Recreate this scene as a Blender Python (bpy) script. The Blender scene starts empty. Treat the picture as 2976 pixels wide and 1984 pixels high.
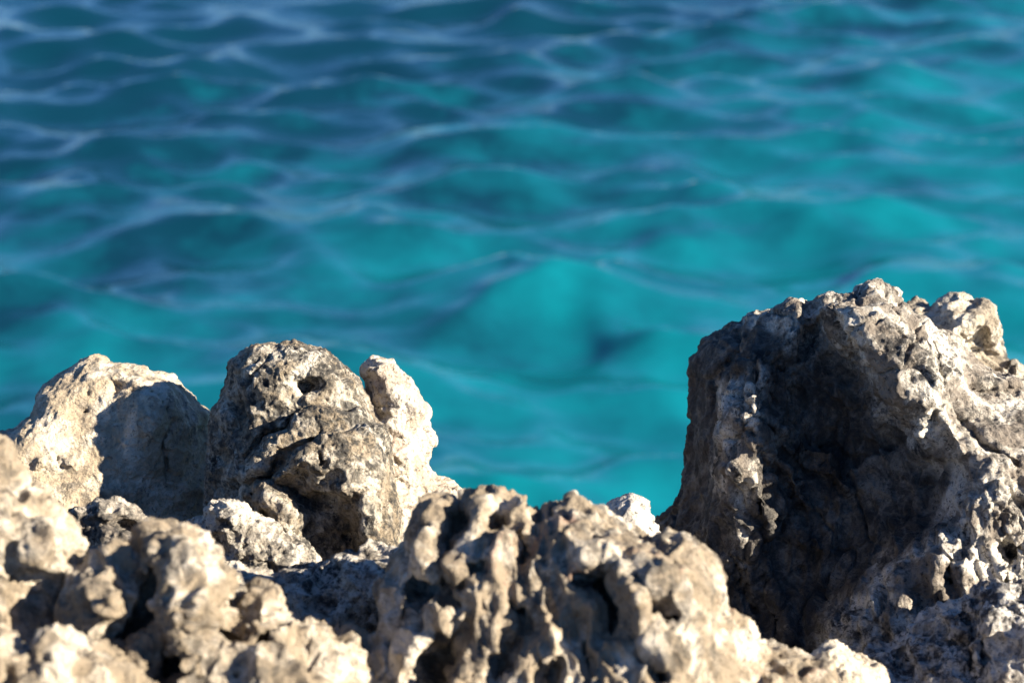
import bpy, math, random
import numpy as np
import openvdb
from mathutils import Vector, Matrix

# ------------------------------------------------------------------ camera, sky, sun, exposure
SC = bpy.context.scene
COL = SC.collection
CAM = np.array([0.0, 0.0, 4.0])                 # the lens is 4 m above the sea
PITCH = math.radians(17.0)
LENS, SENSOR, PW, PH = 70.0, 36.0, 2976.0, 1984.0
cam_d = bpy.data.cameras.new('camera')
cam = bpy.data.objects.new('camera', cam_d)
COL.objects.link(cam)
cam.location = CAM
cam.rotation_euler = (math.pi / 2 - PITCH, 0, 0)
cam_d.lens = LENS
cam_d.sensor_width = SENSOR
cam_d.clip_start = 0.05
cam_d.clip_end = 20000
cam_d.dof.use_dof = True
cam_d.dof.focus_distance = 2.90
cam_d.dof.aperture_fstop = 4.3
SC.camera = cam

SUN = Vector((0.83, -0.36, 0.42)).normalized()   # direction towards the sun
SC.world = bpy.data.worlds.new('World')
SC.world.use_nodes = True
wn = SC.world.node_tree.nodes
wl = SC.world.node_tree.links
sky = wn.new('ShaderNodeTexSky')
sky.sky_type = 'NISHITA'
sky.sun_disc = False
sky.sun_elevation = math.asin(SUN.z)
sky.sun_rotation = math.atan2(SUN.x, SUN.y)
sky.air_density = 0.9
sky.dust_density = 0.0
sky.ozone_density = 10.0
bg = wn['Background']
bg.inputs['Strength'].default_value = 0.051
wl.new(sky.outputs['Color'], bg.inputs['Color'])
sun_d = bpy.data.lights.new('sun', 'SUN')
sun_d.energy = 5.0
sun_d.angle = math.radians(0.5)
sun_d.color = (1.0, 0.91, 0.76)
sun = bpy.data.objects.new('sun', sun_d)
COL.objects.link(sun)
sun.rotation_euler = SUN.to_track_quat('Z', 'Y').to_euler()
SC.view_settings.view_transform = 'Standard'
SC.view_settings.look = 'None'
SC.view_settings.gamma = 1.0
SC.view_settings.use_curve_mapping = False
SC.view_settings.exposure = 1.8
SC.cycles.use_denoising = True
SC.cycles.max_bounces = 5
SC.cycles.diffuse_bounces = 2
SC.cycles.glossy_bounces = 2
SC.cycles.use_adaptive_sampling = False

# ------------------------------------------------------------------ helpers
FWD = np.array([0, math.cos(PITCH), -math.sin(PITCH)])
UP = np.array([0, math.sin(PITCH), math.cos(PITCH)])
RIGHT = np.array([1.0, 0, 0])


def ray(px, py):
    a = (px - PW / 2) / PW * SENSOR / LENS
    b = (PH / 2 - py) / PW * SENSOR / LENS
    d = FWD + a * RIGHT + b * UP
    return d / np.linalg.norm(d)


_r = np.random.RandomState(7)
PERM = np.concatenate([_r.permutation(256)] * 2).astype(np.int32)
_g = _r.normal(size=(256, 3))
GRAD = (_g / np.linalg.norm(_g, axis=1)[:, None]).astype(np.float32)
JIT = _r.rand(256, 3).astype(np.float32)


def _hash(ix, iy, iz):
    return PERM[(PERM[(PERM[ix & 255] + iy) & 255] + iz) & 255]


def perlin(p):
    """gradient noise in about -1..1 at the rows of p"""
    p = p.astype(np.float32)
    i = np.floor(p).astype(np.int32)
    f = p - i
    w = f * f * f * (f * (f * 6 - 15) + 10)
    out = np.zeros(len(p), np.float32)
    for dx in (0, 1):
        wx = w[:, 0] if dx else 1 - w[:, 0]
        for dy in (0, 1):
            wy = wx * (w[:, 1] if dy else 1 - w[:, 1])
            for dz in (0, 1):
                g = GRAD[_hash(i[:, 0] + dx, i[:, 1] + dy, i[:, 2] + dz)]
                d = (f[:, 0] - dx) * g[:, 0] + (f[:, 1] - dy) * g[:, 1] + (f[:, 2] - dz) * g[:, 2]
                out += d * wy * (w[:, 2] if dz else 1 - w[:, 2])
    return out * 1.6


def fbm(p, octaves=3, gain=0.5):
    out, a, q = 0, 1.0, p
    for k in range(octaves):
        out = out + a * perlin(q)
        q = q * 2.03 + 17.3
        a *= gain
    return out


def ridged(p, octaves=3, gain=0.5):
    """sharp crests, round hollows"""
    out, a, q = 0, 1.0, p
    for k in range(octaves):
        out = out + a * (0.5 - 1.6 * np.abs(perlin(q)))
        q = q * 2.1 + 9.7
        a *= gain
    return out


def worley(p):
    p = p.astype(np.float32)
    i = np.floor(p).astype(np.int32)
    f = p - i
    f1 = np.full(len(p), 9.0, np.float32)
    f2 = np.full(len(p), 9.0, np.float32)
    for dx in (-1, 0, 1):
        for dy in (-1, 0, 1):
            for dz in (-1, 0, 1):
                j = JIT[_hash(i[:, 0] + dx, i[:, 1] + dy, i[:, 2] + dz)]
                d = (j[:, 0] + dx - f[:, 0]) ** 2 + (j[:, 1] + dy - f[:, 1]) ** 2 + (j[:, 2] + dz - f[:, 2]) ** 2
                f2 = np.minimum(f2, np.maximum(f1, d))
                f1 = np.minimum(f1, d)
    return np.sqrt(f1), np.sqrt(f2)


def poly_sdf(poly, x, y):
    """signed distance to a polygon, negative inside; x, y flat arrays"""
    poly = np.asarray(poly, np.float32)
    n = len(poly)
    d = np.full(x.shape, 1e9, np.float32)
    inside = np.zeros(x.shape, bool)
    for k in range(n):
        ax, ay = poly[k]
        bx, by = poly[(k + 1) % n]
        ex, ey = bx - ax, by - ay
        wx, wy = x - ax, y - ay
        t = np.clip((wx * ex + wy * ey) / max(ex * ex + ey * ey, 1e-12), 0, 1)
        d = np.minimum(d, (wx - ex * t) ** 2 + (wy - ey * t) ** 2)
        c = (ay <= y) != (by <= y)
        xi = ax + (y - ay) / (ey if abs(ey) > 1e-12 else 1e-12) * ex
        inside ^= c & (x < xi)
    d = np.sqrt(d)
    return np.where(inside, -d, d)


def line_dist(pts, x, y):
    d = np.full(x.shape, 1e9, np.float32)
    for (ax, ay), (bx, by) in zip(pts[:-1], pts[1:]):
        ex, ey = bx - ax, by - ay
        t = np.clip(((x - ax) * ex + (y - ay) * ey) / max(ex * ex + ey * ey, 1e-12), 0, 1)
        d = np.minimum(d, (x - ax - ex * t) ** 2 + (y - ay - ey * t) ** 2)
    return np.sqrt(d)


def smooth(t):
    t = np.clip(t, 0, 1)
    return t * t * (3 - 2 * t)


def tps(ctrl, x, y):
    """thin plate spline through (x, y, value) rows"""
    c = np.asarray(ctrl, np.float64)
    s = max(np.ptp(c[:, 0]), np.ptp(c[:, 1]))
    P = c[:, :2] / s
    n = len(c)

    def U(r2):
        return np.where(r2 > 0, r2 * np.log(np.maximum(r2, 1e-20)), 0)
    K = U(((P[:, None] - P[None]) ** 2).sum(-1)) + np.eye(n) * 2e-5
    A = np.zeros((n + 3, n + 3))
    A[:n, :n] = K
    A[:n, n] = 1
    A[:n, n + 1:] = P
    A[n:, :n] = A[:n, n:].T
    w = np.linalg.solve(A, np.concatenate([c[:, 2], np.zeros(3)]))
    out = np.full(x.shape, w[n], np.float64) + w[n + 1] * x / s + w[n + 2] * y / s
    for k in range(n):
        out += w[k] * U((x / s - P[k, 0]) ** 2 + (y / s - P[k, 1]) ** 2)
    return out.astype(np.float32)


def crop(x0, y0, s):
    return lambda pts: [(x0 + p[0] / s, y0 + p[1] / s) + tuple(p[2:]) for p in pts]


def vert_normals(co, q):
    n = np.cross(co[q[:, 2]] - co[q[:, 0]], co[q[:, 3]] - co[q[:, 1]])
    out = np.zeros_like(co)
    for k in range(4):
        for a in range(3):
            out[:, a] += np.bincount(q[:, k], n[:, a], len(co))
    return out / (np.linalg.norm(out, axis=1)[:, None] + 1e-12)


def subdivide(co, q):
    """one smooth level of quad subdivision"""
    n = len(co)
    e = np.concatenate([q[:, [0, 1]], q[:, [1, 2]], q[:, [2, 3]], q[:, [3, 0]]])
    es = np.sort(e, axis=1)
    key = es[:, 0].astype(np.int64) * n + es[:, 1]
    u, inv = np.unique(key, return_inverse=True)
    ea, eb = (u // n).astype(np.int64), (u % n).astype(np.int64)
    m = len(q)
    fc = co[q].mean(1)
    fsum = np.zeros((len(u), 3)); fcnt = np.bincount(inv, minlength=len(u))
    fi = np.tile(np.arange(m), 4)
    for a in range(3):
        fsum[:, a] = np.bincount(inv, fc[fi, a], len(u))
    mid = 0.5 * (co[ea] + co[eb])
    ep = 0.5 * mid + 0.5 * fsum / fcnt[:, None]
    val = np.bincount(np.concatenate([ea, eb]), minlength=n)
    rim = np.zeros(n, bool); rim[ea[fcnt < 2]] = True; rim[eb[fcnt < 2]] = True
    ep[fcnt < 2] = mid[fcnt < 2]
    msum = np.zeros((n, 3)); qsum = np.zeros((n, 3)); qc = np.bincount(q.ravel(), minlength=n)
    for a in range(3):
        msum[:, a] = np.bincount(ea, mid[:, a], n) + np.bincount(eb, mid[:, a], n)
        qsum[:, a] = np.bincount(q.ravel(), np.repeat(fc[:, a], 4), n)
    v = np.maximum(val, 1)[:, None]
    cn = (qsum / np.maximum(qc, 1)[:, None] + 2 * msum / v + (v - 3) * co) / v
    cn[rim] = co[rim]
    co2 = np.concatenate([cn, ep, fc])
    i0, i1, i2, i3 = inv[:m] + n, inv[m:2 * m] + n, inv[2 * m:3 * m] + n, inv[3 * m:] + n
    f = np.arange(m) + n + len(u)
    q2 = np.concatenate([np.stack([q[:, 0], i0, f, i3], 1), np.stack([q[:, 1], i1, f, i0], 1),
                         np.stack([q[:, 2], i2, f, i1], 1), np.stack([q[:, 3], i3, f, i2], 1)])
    return co2, q2


def mesh_obj(name, co, q, mat, parent=None):
    me = bpy.data.meshes.new(name)
    me.vertices.add(len(co))
    me.vertices.foreach_set('co', np.asarray(co, np.float32).ravel())
    me.loops.add(q.size)
    me.loops.foreach_set('vertex_index', q.astype(np.int32).ravel())
    me.polygons.add(len(q))
    me.polygons.foreach_set('loop_start', np.arange(0, q.size, 4, dtype=np.int32))
    me.polygons.foreach_set('use_smooth', np.ones(len(q), bool))
    me.update(calc_edges=True)
    me.materials.append(mat)
    o = bpy.data.objects.new(name, me)
    COL.objects.link(o)
    o.parent = parent
    return o


# ------------------------------------------------------------------ materials
def rock_material(name, pale, tan, dark, dark_amt=0.5, tan_amt=0.5, off=0.0, vein=0.0, bump=1.0, rust=0.0, crust_shade=False, spk=1.0):
    m = bpy.data.materials.new(name)
    m.use_nodes = True
    nt = m.node_tree
    N, L = nt.nodes, nt.links
    bs = N['Principled BSDF']
    bs.inputs['Roughness'].default_value = 0.85
    bs.inputs['Specular IOR Level'].default_value = 0.25
    tc = N.new('ShaderNodeTexCoord')
    mp = N.new('ShaderNodeMapping')
    mp.inputs['Location'].default_value = (off, off * 1.7, off * 0.6)
    L.new(tc.outputs['Object'], mp.inputs['Vector'])
    V = mp.outputs['Vector']

    def noise(scale, detail=6, rough=0.6, dist=0.0):
        n = N.new('ShaderNodeTexNoise')
        n.inputs['Scale'].default_value = scale
        n.inputs['Detail'].default_value = detail
        n.inputs['Roughness'].default_value = rough
        n.inputs['Distortion'].default_value = dist
        L.new(V, n.inputs['Vector'])
        return n.outputs['Fac']

    def ramp(src, lo, hi):
        r = N.new('ShaderNodeMapRange')
        r.interpolation_type = 'SMOOTHSTEP'
        r.inputs['From Min'].default_value = lo
        r.inputs['From Max'].default_value = hi
        L.new(src, r.inputs['Value'])
        return r.outputs['Result']

    def mix(fac, a, b):
        x = N.new('ShaderNodeMix')
        x.data_type = 'RGBA'
        L.new(fac, x.inputs['Factor'])
        for s, v in ((6, a), (7, b)):
            if isinstance(v, tuple):
                x.inputs[s].default_value = v + (1,)
            else:
                L.new(v, x.inputs[s])
        return x.outputs[2]

    def mul(a, b):
        x = N.new('ShaderNodeMath')
        x.operation = 'MULTIPLY'
        for s, v in ((0, a), (1, b)):
            if isinstance(v, float):
                x.inputs[s].default_value = v
            else:
                L.new(v, x.inputs[s])
        return x.outputs[0]

    def madd(a, b, c):
        x = N.new('ShaderNodeMath')
        x.operation = 'MULTIPLY_ADD'
        L.new(a, x.inputs[0])
        x.inputs[1].default_value = b
        if isinstance(c, float):
            x.inputs[2].default_value = c
        else:
            L.new(c, x.inputs[2])
        return x.outputs[0]
    c0 = 0.62 - 0.24 * tan_amt
    col = mix(ramp(noise(14, 7, 0.65, 0.6), c0 - 0.09, c0 + 0.09), pale, tan)
    # weathered grey to black crust: broad patches broken up by a fine speckle
    c1 = 0.66 - 0.32 * dark_amt
    patch = ramp(noise(10, 9, 0.72, 0.6), c1 - 0.07, c1 + 0.07)
    speck = ramp(noise(55, 8, 0.75, 0.3), 0.42, 0.55)
    spk2 = ramp(noise(210, 4, 0.7), 0.53, 0.64)
    col = mix(mul(mul(patch, speck), 0.4 + 0.6 * spk), col, dark)
    col = mix(mul(ramp(noise(120, 6, 0.72, 0.4), 0.56, 0.62), 0.85 * spk), col, dark)
    if crust_shade:                                      # black crust, plus shade painted into the colour of the boulder's unlit side
        at = N.new('ShaderNodeAttribute'); at.attribute_name = 'crust_shade'
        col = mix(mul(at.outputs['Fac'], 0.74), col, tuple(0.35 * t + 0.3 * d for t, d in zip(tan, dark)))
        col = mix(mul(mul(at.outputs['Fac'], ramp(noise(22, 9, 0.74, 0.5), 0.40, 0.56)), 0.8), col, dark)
    grey = tuple(0.5 * (a + b) * 0.8 for a, b in zip(tan, dark))
    col = mix(mul(spk2, 0.55 * spk), col, grey)
    if rust > 0:
        col = mix(mul(ramp(noise(11, 5, 0.6, 1.0), 0.60, 0.70), rust), col, (0.34, 0.19, 0.13))
    if vein > 0:
        vo = N.new('ShaderNodeTexVoronoi')
        vo.feature = 'DISTANCE_TO_EDGE'
        vo.inputs['Scale'].default_value = 42
        wv = N.new('ShaderNodeVectorMath')
        wv.operation = 'MULTIPLY_ADD'
        nn = N.new('ShaderNodeTexNoise')
        nn.inputs['Scale'].default_value = 26
        nn.inputs['Detail'].default_value = 5
        L.new(V, nn.inputs['Vector'])
        L.new(nn.outputs['Color'], wv.inputs[0])
        wv.inputs[1].default_value = (0.05, 0.05, 0.05)
        L.new(V, wv.inputs[2])
        L.new(wv.outputs[0], vo.inputs['Vector'])
        vr = N.new('ShaderNodeMapRange')
        vr.inputs['From Min'].default_value = 0.02
        vr.inputs['From Max'].default_value = 0.14
        vr.inputs['To Min'].default_value = 1.0
        vr.inputs['To Max'].default_value = 0.0
        L.new(vo.outputs['Distance'], vr.inputs['Value'])
        col = mix(mul(mul(vr.outputs['Result'], ramp(noise(20, 6, 0.7), 0.45, 0.6)), vein), col, pale)
    L.new(col, bs.inputs['Base Color'])
    # fine relief
    v2 = N.new('ShaderNodeTexVoronoi')
    v2.inputs['Scale'].default_value = 190
    L.new(V, v2.inputs['Vector'])
    pit = ramp(v2.outputs['Distance'], 0.05, 0.5)
    h = madd(noise(60, 8, 0.7), 0.010, mul(noise(230, 5, 0.7), 0.0035))
    h = madd(mul(pit, ramp(noise(30, 4, 0.6), 0.42, 0.62)), 0.0016, h)
    bp = N.new('ShaderNodeBump')
    bp.inputs['Strength'].default_value = 0.9 * bump
    bp.inputs['Distance'].default_value = 1.0
    L.new(h, bp.inputs['Height'])
    L.new(bp.outputs['Normal'], bs.inputs['Normal'])
    return m


PALE, TAN, DARK = (0.60, 0.54, 0.45), (0.26, 0.215, 0.165), (0.045, 0.042, 0.038)

# ------------------------------------------------------------------ the sea
SEA_Z = 0.0


def build_sea():
    rows = [3.2]
    while rows[-1] < 45:
        rows.append(rows[-1] * 1.0075)
    while rows[-1] < 9000:
        rows.append(rows[-1] * 1.12)
    rows = np.array(rows)
    t = np.concatenate([np.linspace(-4, -0.9, 24)[:-1], np.linspace(-0.9, 0.9, 620), np.linspace(0.9, 4, 24)[1:]])
    Y = np.repeat(rows[:, None], len(t), 1)
    X = Y * t[None]
    rr = np.random.RandomState(11)
    Z = np.zeros_like(X); DX = np.zeros_like(X); DY = np.zeros_like(X)
    for k in range(150):
        big = k < 70
        lam = 1.2 * (3.5 / 1.2) ** rr.rand() if big else 0.35 * (1.2 / 0.35) ** rr.rand()
        ang = math.radians(308) + rr.normal() * 0.5 if rr.rand() < 0.5 else math.radians(232) + rr.normal() * 0.5
        kk = 2 * math.pi / lam
        kx, ky = kk * math.cos(ang), kk * math.sin(ang)
        a = (0.033 if big else 0.035) / kk * (0.6 + 0.8 * rr.rand())
        ph = rr.rand() * 6.283 + 1.3 * np.sin(X * 0.31 + k) + 1.1 * np.sin(Y * 0.23 + 2 * k)
        fade = smooth((lam / (Y * 0.0075) - 2.5) / 3.0)
        th = kx * X + ky * Y + ph
        Z += fade * a * np.cos(th)
        DX -= fade * a * 0.8 * math.cos(ang) * np.sin(th)
        DY -= fade * a * 0.8 * math.sin(ang) * np.sin(th)
    co = np.stack([X + DX, Y + DY, Z + SEA_Z], -1).reshape(-1, 3)
    nr, nc = X.shape
    i = np.arange(nr * nc).reshape(nr, nc)
    q = np.stack([i[:-1, :-1], i[:-1, 1:], i[1:, 1:], i[1:, :-1]], -1).reshape(-1, 4)
    m = bpy.data.materials.new('sea_water')
    m.use_nodes = True
    N, L = m.node_tree.nodes, m.node_tree.links
    geo = N.new('ShaderNodeNewGeometry')
    sep = N.new('ShaderNodeSeparateXYZ')
    L.new(geo.outputs['Position'], sep.inputs[0])
    ns = N.new('ShaderNodeTexNoise')
    ns.inputs['Scale'].default_value = 0.75
    ns.inputs['Detail'].default_value = 5
    ns.inputs['Roughness'].default_value = 0.6
    mp = N.new('ShaderNodeMapping')
    mp.inputs['Location'].default_value = (7.4, 4.2, 0)
    mp.inputs['Scale'].default_value = (1, 1, 0)
    L.new(geo.outputs['Position'], mp.inputs['Vector'])
    L.new(mp.outputs['Vector'], ns.inputs['Vector'])
    # sandy shallows to the right of the view, deep water to the left and farther out
    d1 = N.new('ShaderNodeMath'); d1.operation = 'MULTIPLY_ADD'
    L.new(sep.outputs['X'], d1.inputs[0]); d1.inputs[1].default_value = 0.09; d1.inputs[2].default_value = 1.32
    d2 = N.new('ShaderNodeMath'); d2.operation = 'MULTIPLY_ADD'
    L.new(sep.outputs['Y'], d2.inputs[0]); d2.inputs[1].default_value = -0.05
    L.new(d1.outputs[0], d2.inputs[2])
    d3 = N.new('ShaderNodeMath'); d3.operation = 'MULTIPLY_ADD'
    L.new(ns.outputs['Fac'], d3.inputs[0]); d3.inputs[1].default_value = 2.3; d3.inputs[2].default_value = -1.2
    d4 = N.new('ShaderNodeMath'); d4.operation = 'ADD'
    L.new(d2.outputs[0], d4.inputs[0]); L.new(d3.outputs[0], d4.inputs[1])
    cr = N.new('ShaderNodeValToRGB')
    e = cr.color_ramp.elements
    e[0].position = 0.0; e[0].color = (0.002, 0.030, 0.052, 1)
    e[1].position = 1.0; e[1].color = (0.003, 0.15, 0.185, 1)
    x = e.new(0.5); x.color = (0.003, 0.088, 0.122, 1)
    L.new(d4.outputs[0], cr.inputs[0])
    # light scattered inside the water hardly follows the ripples: half of the body colour takes the level normal
    up = N.new('ShaderNodeCombineXYZ'); up.inputs[2].default_value = 1.0
    da = N.new('ShaderNodeBsdfDiffuse'); db = N.new('ShaderNodeBsdfDiffuse')
    L.new(cr.outputs[0], da.inputs['Color']); L.new(cr.outputs[0], db.inputs['Color'])
    L.new(up.outputs[0], da.inputs['Normal'])
    body = N.new('ShaderNodeMixShader'); body.inputs[0].default_value = 0.4
    L.new(da.outputs[0], body.inputs[1]); L.new(db.outputs[0], body.inputs[2])
    gl = N.new('ShaderNodeBsdfGlossy'); gl.inputs['Roughness'].default_value = 0.06
    fr = N.new('ShaderNodeFresnel'); fr.inputs['IOR'].default_value = 1.34
    mx = N.new('ShaderNodeMixShader')
    L.new(fr.outputs[0], mx.inputs[0]); L.new(body.outputs[0], mx.inputs[1]); L.new(gl.outputs[0], mx.inputs[2])
    N.remove(N['Principled BSDF'])
    L.new(mx.outputs[0], N['Material Output'].inputs['Surface'])
    n2 = N.new('ShaderNodeTexNoise')
    n2.inputs['Scale'].default_value = 5
    n2.inputs['Detail'].default_value = 4
    L.new(geo.outputs['Position'], n2.inputs['Vector'])
    bp = N.new('ShaderNodeBump')
    bp.inputs['Strength'].default_value = 0.5
    bp.inputs['Distance'].default_value = 0.035
    L.new(n2.outputs['Fac'], bp.inputs['Height'])
    for x in (gl, fr):
        L.new(bp.outputs['Normal'], x.inputs['Normal'])
    o = mesh_obj('sea_water', co, q, m)
    o['kind'] = 'structure'
    o['label'] = 'rippled turquoise and blue sea behind the rocks'
    return o


build_sea()


# ------------------------------------------------------------------ the rock shelf the boulders rise from
def shelf_z(y):
    return np.interp(y, [-4, 1.0, 1.9, 2.8, 3.35, 3.9, 4.6, 6.0], [3.4, 3.08, 2.83, 2.62, 2.46, 1.7, 0.2, -1.5])


def build_shelf():
    xs = np.arange(-4.5, 4.5, 0.03)
    ys = np.arange(-2.5, 5.4, 0.03)
    X, Y = np.meshgrid(xs, ys)
    p = np.stack([X.ravel(), Y.ravel(), np.zeros(X.size)], 1)
    Z = shelf_z(Y).ravel() + 0.05 * fbm(p * 2.2, 3) + 0.035 * ridged(p * 6 + 4, 3)
    co = np.stack([X.ravel(), Y.ravel(), Z], 1)
    nr, nc = X.shape
    i = np.arange(nr * nc).reshape(nr, nc)
    q = np.stack([i[:-1, :-1], i[:-1, 1:], i[1:, 1:], i[1:, :-1]], -1).reshape(-1, 4)
    o = mesh_obj('rock_shelf', co, q, rock_material('shelf_limestone', PALE, TAN, DARK, 0.75, 0.6, 3.3))
    o['kind'] = 'structure'
    o['label'] = 'rough limestone shelf under the boulders'


build_shelf()


# ------------------------------------------------------------------ boulders
def rock(name, label, dist, outline, mat, tf=0.12, tb=0.12, R=0.09, p=2.0, ctrl=(), feats=(), layers=(),
         voxel=0.005, warp=(0.012, 11.0), seed=0, levels=1, wob=0.007, crust_shade=(), fine=1.0, parent=None, category='rock', group=None):
    """outline: (px, py) in the photograph; dist: metres from the lens to the middle of the rock.
    feats: ('poly', pts, metres, soft) | ('bump', x, y, rx, ry, metres) | ('groove', pts, half width, metres)
    layers: (kind, scale 1/m, metres, stretch xyz, mask polygon or None)"""
    rs = np.random.RandomState(100 + seed)
    ol = np.array(outline, float)
    cx, cy = 0.5 * (ol[:, 0].min() + ol[:, 0].max()), 0.5 * (ol[:, 1].min() + ol[:, 1].max())
    wax = ray(cx, cy)
    O = CAM + wax * dist
    uax = np.cross(wax, [0, 0, 1.0]); uax /= np.linalg.norm(uax)
    vax = np.cross(uax, wax)

    def uv(pts):
        out = []
        for a in pts:
            d = ray(a[0], a[1])
            h = CAM + d * (dist / np.dot(d, wax)) - O
            out.append((np.dot(h, uax), np.dot(h, vax)))
        return np.array(out, np.float32)
    mpp = SENSOR / LENS / PW * dist               # metres per photograph pixel at the rock
    ou = uv(ol)
    pad = 0.03
    h = voxel
    us = np.arange(ou[:, 0].min() - pad, ou[:, 0].max() + pad, h, dtype=np.float32)
    vs = np.arange(ou[:, 1].min() - pad, ou[:, 1].max() + pad, h, dtype=np.float32)
    U, V = np.meshgrid(us, vs, indexing='ij')
    u, v = U.ravel(), V.ravel()
    d2 = poly_sdf(ou, u, v)
    H = np.zeros(u.shape, np.float32)
    if len(ctrl):
        cc = uv(ctrl)
        H += tps(np.column_stack([cc, [c[2] for c in ctrl]]), u, v)
        H = np.clip(H, -0.25, 0.3)
    # wobble the feature coordinates a little so that no edge runs ruler straight
    pp = np.stack([u, v, np.full(u.shape, seed * 3.1, np.float32)], 1)
    fu = u + wob * perlin(pp * 26) + 0.003 * perlin(pp * 70 + 5)
    fv = v + wob * perlin(pp * 26 + 31) + 0.003 * perlin(pp * 70 + 9)
    for f in feats:
        if f[0] == 'poly':
            H += f[2] * smooth(0.5 - poly_sdf(uv(f[1]), fu, fv) / f[3])
        elif f[0] == 'bump':
            c = uv([(f[1], f[2])])[0]
            r = np.sqrt(((fu - c[0]) / (f[3] * mpp)) ** 2 + ((fv - c[1]) / (f[4] * mpp)) ** 2)
            H += f[5] * smooth(1.15 - r * 0.85)
        else:
            H += f[3] * smooth(1 - line_dist(uv(f[1]), fu, fv) / (f[2] * mpp))
    hm = float(H.max()); hn = float(H.min())
    ws = np.arange(-tf - max(hm, 0) - 0.05, tb + 0.05, h, dtype=np.float32)
    d2 = d2.reshape(U.shape); H = H.reshape(U.shape)
    A = np.maximum(R + d2, 0) / R
    W = ws[None, None] + H[..., None] * smooth((0.6 * tb - ws) / (0.5 * tf + 0.6 * tb))[None, None]
    Wn = np.where(W < 0, -W / tf, W / tb)
    F = ((A[..., None] ** p + Wn ** p) ** (1.0 / p) - 1) * R
    F = F.astype(np.float32)
    # low 3-D swell
    idx = np.nonzero(np.abs(F) < 0.035)
    P = np.stack([us[idx[0]], vs[idx[1]], ws[idx[2]]], 1) + seed * 7.7
    amp, sc = warp
    F[idx] += amp * (fbm(P * sc, 2) * 0.8 - ridged(P * sc * 2.3 + 3, 2) * 0.6).astype(np.float32)
    g = openvdb.FloatGrid(1.0)
    g.copyFromArray(F)
    co, q = g.convertToQuads(isovalue=0.0)
    co = np.asarray(co, np.float64); q = np.asarray(q, np.int64)
    # largest piece only
    lab = np.arange(len(co))
    while True:
        mn = lab[q].min(1)
        new = lab.copy()
        for k in range(4):
            np.minimum.at(new, q[:, k], mn)
        new = new[new]
        if (new == lab).all():
            break
        lab = new
    keep = lab == np.bincount(lab).argmax()
    remap = np.cumsum(keep) - 1
    q = remap[q[keep[q[:, 0]]]]
    co = co[keep]
    co = np.stack([us[0] + co[:, 0] * h, vs[0] + co[:, 1] * h, ws[0] + co[:, 2] * h], 1)
    # right-handed frame is (u, v, -w)
    co[:, 2] *= -1
    c = co[q]
    vol = np.einsum('ij,ij->i', c[:, 0], np.cross(c[:, 1], c[:, 2])).sum() + np.einsum('ij,ij->i', c[:, 0], np.cross(c[:, 2], c[:, 3])).sum()
    if vol < 0:
        q = q[:, ::-1]
    # drop what is buried in the shelf, keep the far side coarse
    wz = O[2] + co[:, 0] * uax[2] + co[:, 1] * vax[2] - co[:, 2] * wax[2]
    wy = O[1] + co[:, 0] * uax[1] + co[:, 1] * vax[1] - co[:, 2] * wax[1]
    under = wz < shelf_z(wy) - 0.16
    q = q[~under[q].all(1)]
    nz = vert_normals(co, q)[:, 2]
    far = (nz[q] < -0.25).all(1)
    qb = q[far]
    co_b = co.copy()
    if levels:
        co, q = subdivide(co, q[~far])
        nf = len(co)
        co = np.concatenate([co, co_b]); q = np.concatenate([q, qb + nf])
    used = np.zeros(len(co), bool); used[q.ravel()] = True
    rm = np.cumsum(used) - 1
    co = co[used]; q = rm[q]
    so = seed * 5.31

    def mask_of(poly):
        if poly is None:
            return 1.0
        return smooth(0.5 - poly_sdf(uv(poly), co[:, 0].astype(np.float32), co[:, 1].astype(np.float32)) / 0.05)
    # every layer is a relief on the same smoothed normals, so that crests stay thin and hollows wide
    nrm = vert_normals(co, q)
    for k in range(6):
        acc = np.zeros_like(nrm)
        fm = nrm[q].sum(1)
        for a in range(3):
            acc[:, a] = np.bincount(q.ravel(), np.repeat(fm[:, a], 4), len(co))
        nrm = acc / (np.linalg.norm(acc, axis=1)[:, None] + 1e-12)
    for kind, sc, amp, st, mk in layers:
        Pn = (co + so) * sc * np.array(st)
        if kind == 'fbm':
            d = amp * fbm(Pn, 3)
        elif kind == 'ridged':
            d = amp * ridged(Pn + 0.35 * perlin(Pn * 0.7 + 3)[:, None], 3)
        elif kind == 'flute':
            q0 = co + so
            wu = q0[:, 0] + 0.22 * q0[:, 1] + 0.02 * fbm(q0 * 9, 2)
            Pf = np.stack([wu * sc, q0[:, 1] * sc * st[1], q0[:, 2] * sc * st[2]], 1)
            d = amp * (ridged(Pf, 2) + 0.25 * perlin(q0 * 12))
        elif kind == 'scallop':
            wv = Pn + 0.45 * np.stack([perlin(Pn * 0.8 + k * 13) for k in range(3)], 1)
            f1, f2 = worley(wv)
            d = amp * (0.35 * np.clip(1 - (f2 - f1) / 0.22, 0, 1) + 2.4 * np.minimum(f1, 0.62) ** 2 - 0.75)
        elif kind == 'crack':
            wv = Pn + 0.5 * np.stack([perlin(Pn * 0.9 + k * 13) for k in range(3)], 1)
            f1, f2 = worley(wv)
            d = -amp * smooth(1 - (f2 - f1) / 0.09) * smooth(perlin(Pn * 0.5 + 2) * 2 + 0.6)
        elif kind == 'pits':
            # scattered round solution pits: sc = how many, amp = largest radius
            n = int(sc)
            front = np.nonzero(nrm[:, 2] > -0.2)[0]
            if mk is not None:
                front = front[mask_of(mk)[front] > 0.5]
            cs = co[rs.choice(front, n)]
            dens = perlin(cs * 14 + so)
            rad = amp * (0.24 + 0.76 * rs.rand(n) ** 4.0) * np.clip(0.8 + 0.9 * dens, 0.25, 1.3)
            d = np.zeros(len(co))
            order = np.argsort(co[:, 0])
            xs = co[order, 0]
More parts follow.
